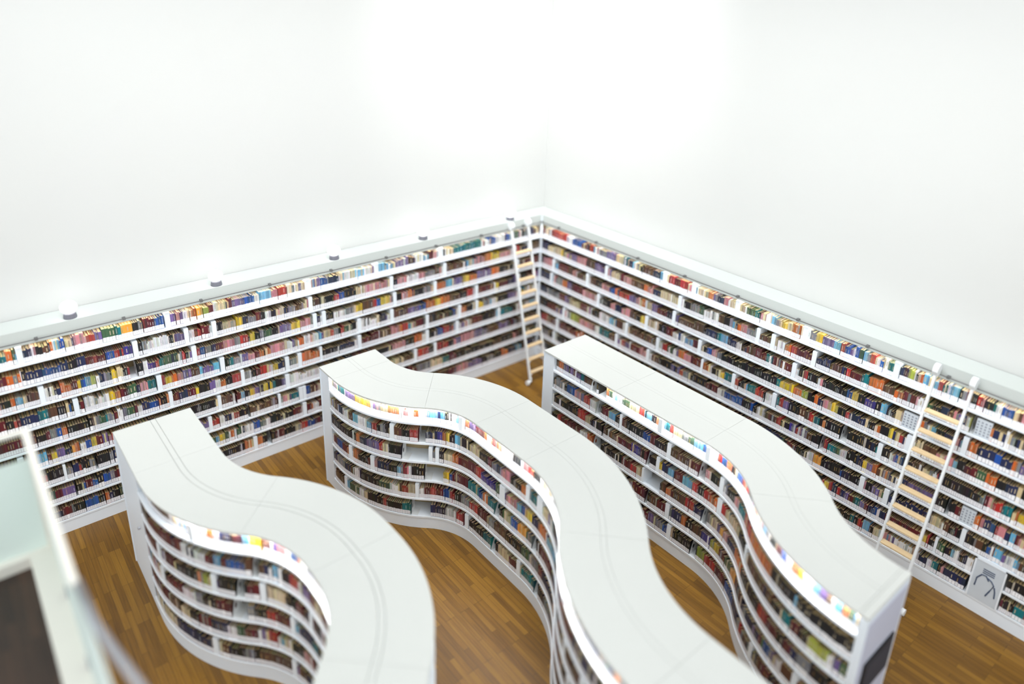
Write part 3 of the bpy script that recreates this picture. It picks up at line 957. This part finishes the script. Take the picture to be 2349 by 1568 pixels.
# ------------------------------------------------------------------ ladders
def ladder(loc, rz, lean, label):
    """base centre on the floor; local x along the wall, local +y towards the wall"""
    e = empty('rolling_ladder', loc, label, 'ladder', 'rolling library ladders', rz)
    H = 3.30
    def P(x, z, dy=0): return (x, lean * z / H + dy, z)
    hw = .225
    for sgn in (-1, 1):
        mb = MB(); x = sgn * hw
        mb.prism([(-.03, .06), (.03, .06), (.03 + lean, H), (-.03 + lean, H)], x - .016, x + .016)
        st = mb.build('stile', LADDER_W, e, bevel=.004)
        mb = MB()
        n = 14
        poly = [(lean - .01 + .085 * math.cos(math.pi * k / n), H - .03 + .095 * math.sin(math.pi * k / n)) for k in range(n + 1)]
        poly += [(lean - .05, H - .10), (lean + .02, H - .10)]
        mb.prism(poly, x - .034, x + .034); mb.build('rail_hook', LADDER_W, st, bevel=.004)
        mb = MB(); mb.prism([(-.03, .03), (.03, .03), (.03, .12), (-.03, .14)], x - .02 , x + .02); mb.build('foot', LADDER_W, st)
        mb = MB(); xo = x + sgn * .095
        mb.tube([(xo - .022, -.03, .05), (xo + .022, -.03, .05)], .05, 18); mb.tube([(x, -.03, .06), (xo, -.03, .05)], .02, 10)
        mb.build('wheel', LADDER_W, st)
    for k in range(10):
        z = .22 + .278 * k; y = lean * z / H
        mb = MB(); mb.box(-hw + .017, hw - .017, y - .055, y + .045, z - .012, z + .012)
        tr = mb.build('tread', TREAD, e, bevel=.003)
        mb = MB()
        for sgn in (-1, 1): mb.box(sgn * (hw - .03) - .012, sgn * (hw - .03) + .012, y - .06, y + .02, z - .035, z - .012)
        mb.build('tread_bracket', LADDER_W, tr)
    return e


ladder((-.69, -.86, 0), 0.0, .79, 'white rolling ladder leaning on the lamp wall bookcase near the room corner')
ladder((-.80, -8.20, 0), math.radians(-90), .73, 'white rolling ladder with wooden treads leaning on the right wall bookcase')

# ------------------------------------------------------------------ ledge lamps
LX = ((-8.74, 'farthest from the corner'), (-6.74, 'second from the railing side'), (-4.74, 'middle one of the five'),
      (-2.92, 'second from the room corner'), (-.80, 'nearest the room corner'))
bmm = bmesh.new(); bmesh.ops.create_uvsphere(bmm, u_segments=28, v_segments=16, radius=.11)
bmesh.ops.scale(bmm, vec=(1, 1, .86), verts=bmm.verts)
GL = bpy.data.meshes.new('globe'); bmm.to_mesh(GL); bmm.free(); GL.materials.append(GLOBE)
for p in GL.polygons: p.use_smooth = True
mb = MB(); mb.tube([(0, 0, 0), (0, 0, .02), (0, 0, .065)], [.085, .085, .075], 24); LB = mb.mesh('base', [LAMPB])
for x, wh in LX:
    e = empty('ledge_lamp', (x, .10, 3.35), 'round white glowing lamp on the bookcase ledge, ' + wh, 'lamp', 'round lamps on the bookcase ledge')
    g = bpy.data.objects.new('globe', GL); COL.objects.link(g); g.parent = e; g.location = (0, 0, .155)
    g = bpy.data.objects.new('base', LB); COL.objects.link(g); g.parent = e

# ------------------------------------------------------------------ glass railing and raised landing at the left
b = MB(); b.box(-14, -9.85, -10.2, -3.88, 2.42, 2.60); struct('floor_landing', b, SHADED_WOOD)
b = MB()
b.box(-14, -9.62, -3.88, -3.66, 2.38, 2.72); b.box(-9.85, -9.62, -9.4, -3.88, 2.38, 2.72)
struct('trim_1', b, CURB, bevel=.006)
e = empty('glass_railing', (-9.65, -3.80, 2.72), 'glass railing with white top rail around the raised landing', 'railing')
def rel(mb, name, m, par=e, **kw):
    o = mb.build(name, m, par, **kw)
    if par is e: o.data.transform(Matrix.Translation((9.65, 3.80, -2.72)))
    return o
mb = MB(); mb.box(-14, -9.69, -3.81, -3.795, 2.72, 3.70); rel(mb, 'frosted_panel', FROST)
mb = MB(); mb.box(-14, -9.69, -3.81, -3.795, 3.704, 3.965); rel(mb, 'clear_panel', CLEAR)
mb = MB(); mb.box(-9.66, -9.645, -9.3, -3.85, 2.72, 3.95); rel(mb, 'frosted_panel', FROST)
mb = MB(); mb.box(-14, -9.63, -3.83, -3.775, 3.965, 4.0); mb.box(-9.70, -9.64, -6.05, -3.83, 3.965, 4.0); rel(mb, 'top_rail', CURB, bevel=.006)
mb = MB(); mb.box(-9.69, -9.63, -3.84, -3.77, 2.72, 3.95); rel(mb, 'post', CURB)
mb = MB(); mb.tube([(-9.65, -6.0, 3.97), (-9.63, -6.45, 3.98), (-9.58, -6.8, 3.99), (-9.52, -7.15, 4.0), (-9.45, -7.7, 4.0), (-9.4, -8.6, 4.0)], .026, 14)
rel(mb, 'handrail', STEEL, smooth=True)
for yy in (-4.6, -5.5):
    mb = MB(); mb.box(-9.67, -9.635, yy - .04, yy + .04, 2.72, 2.80); rel(mb, 'glass_clamp', STEEL)
print('objects', len(bpy.data.objects))
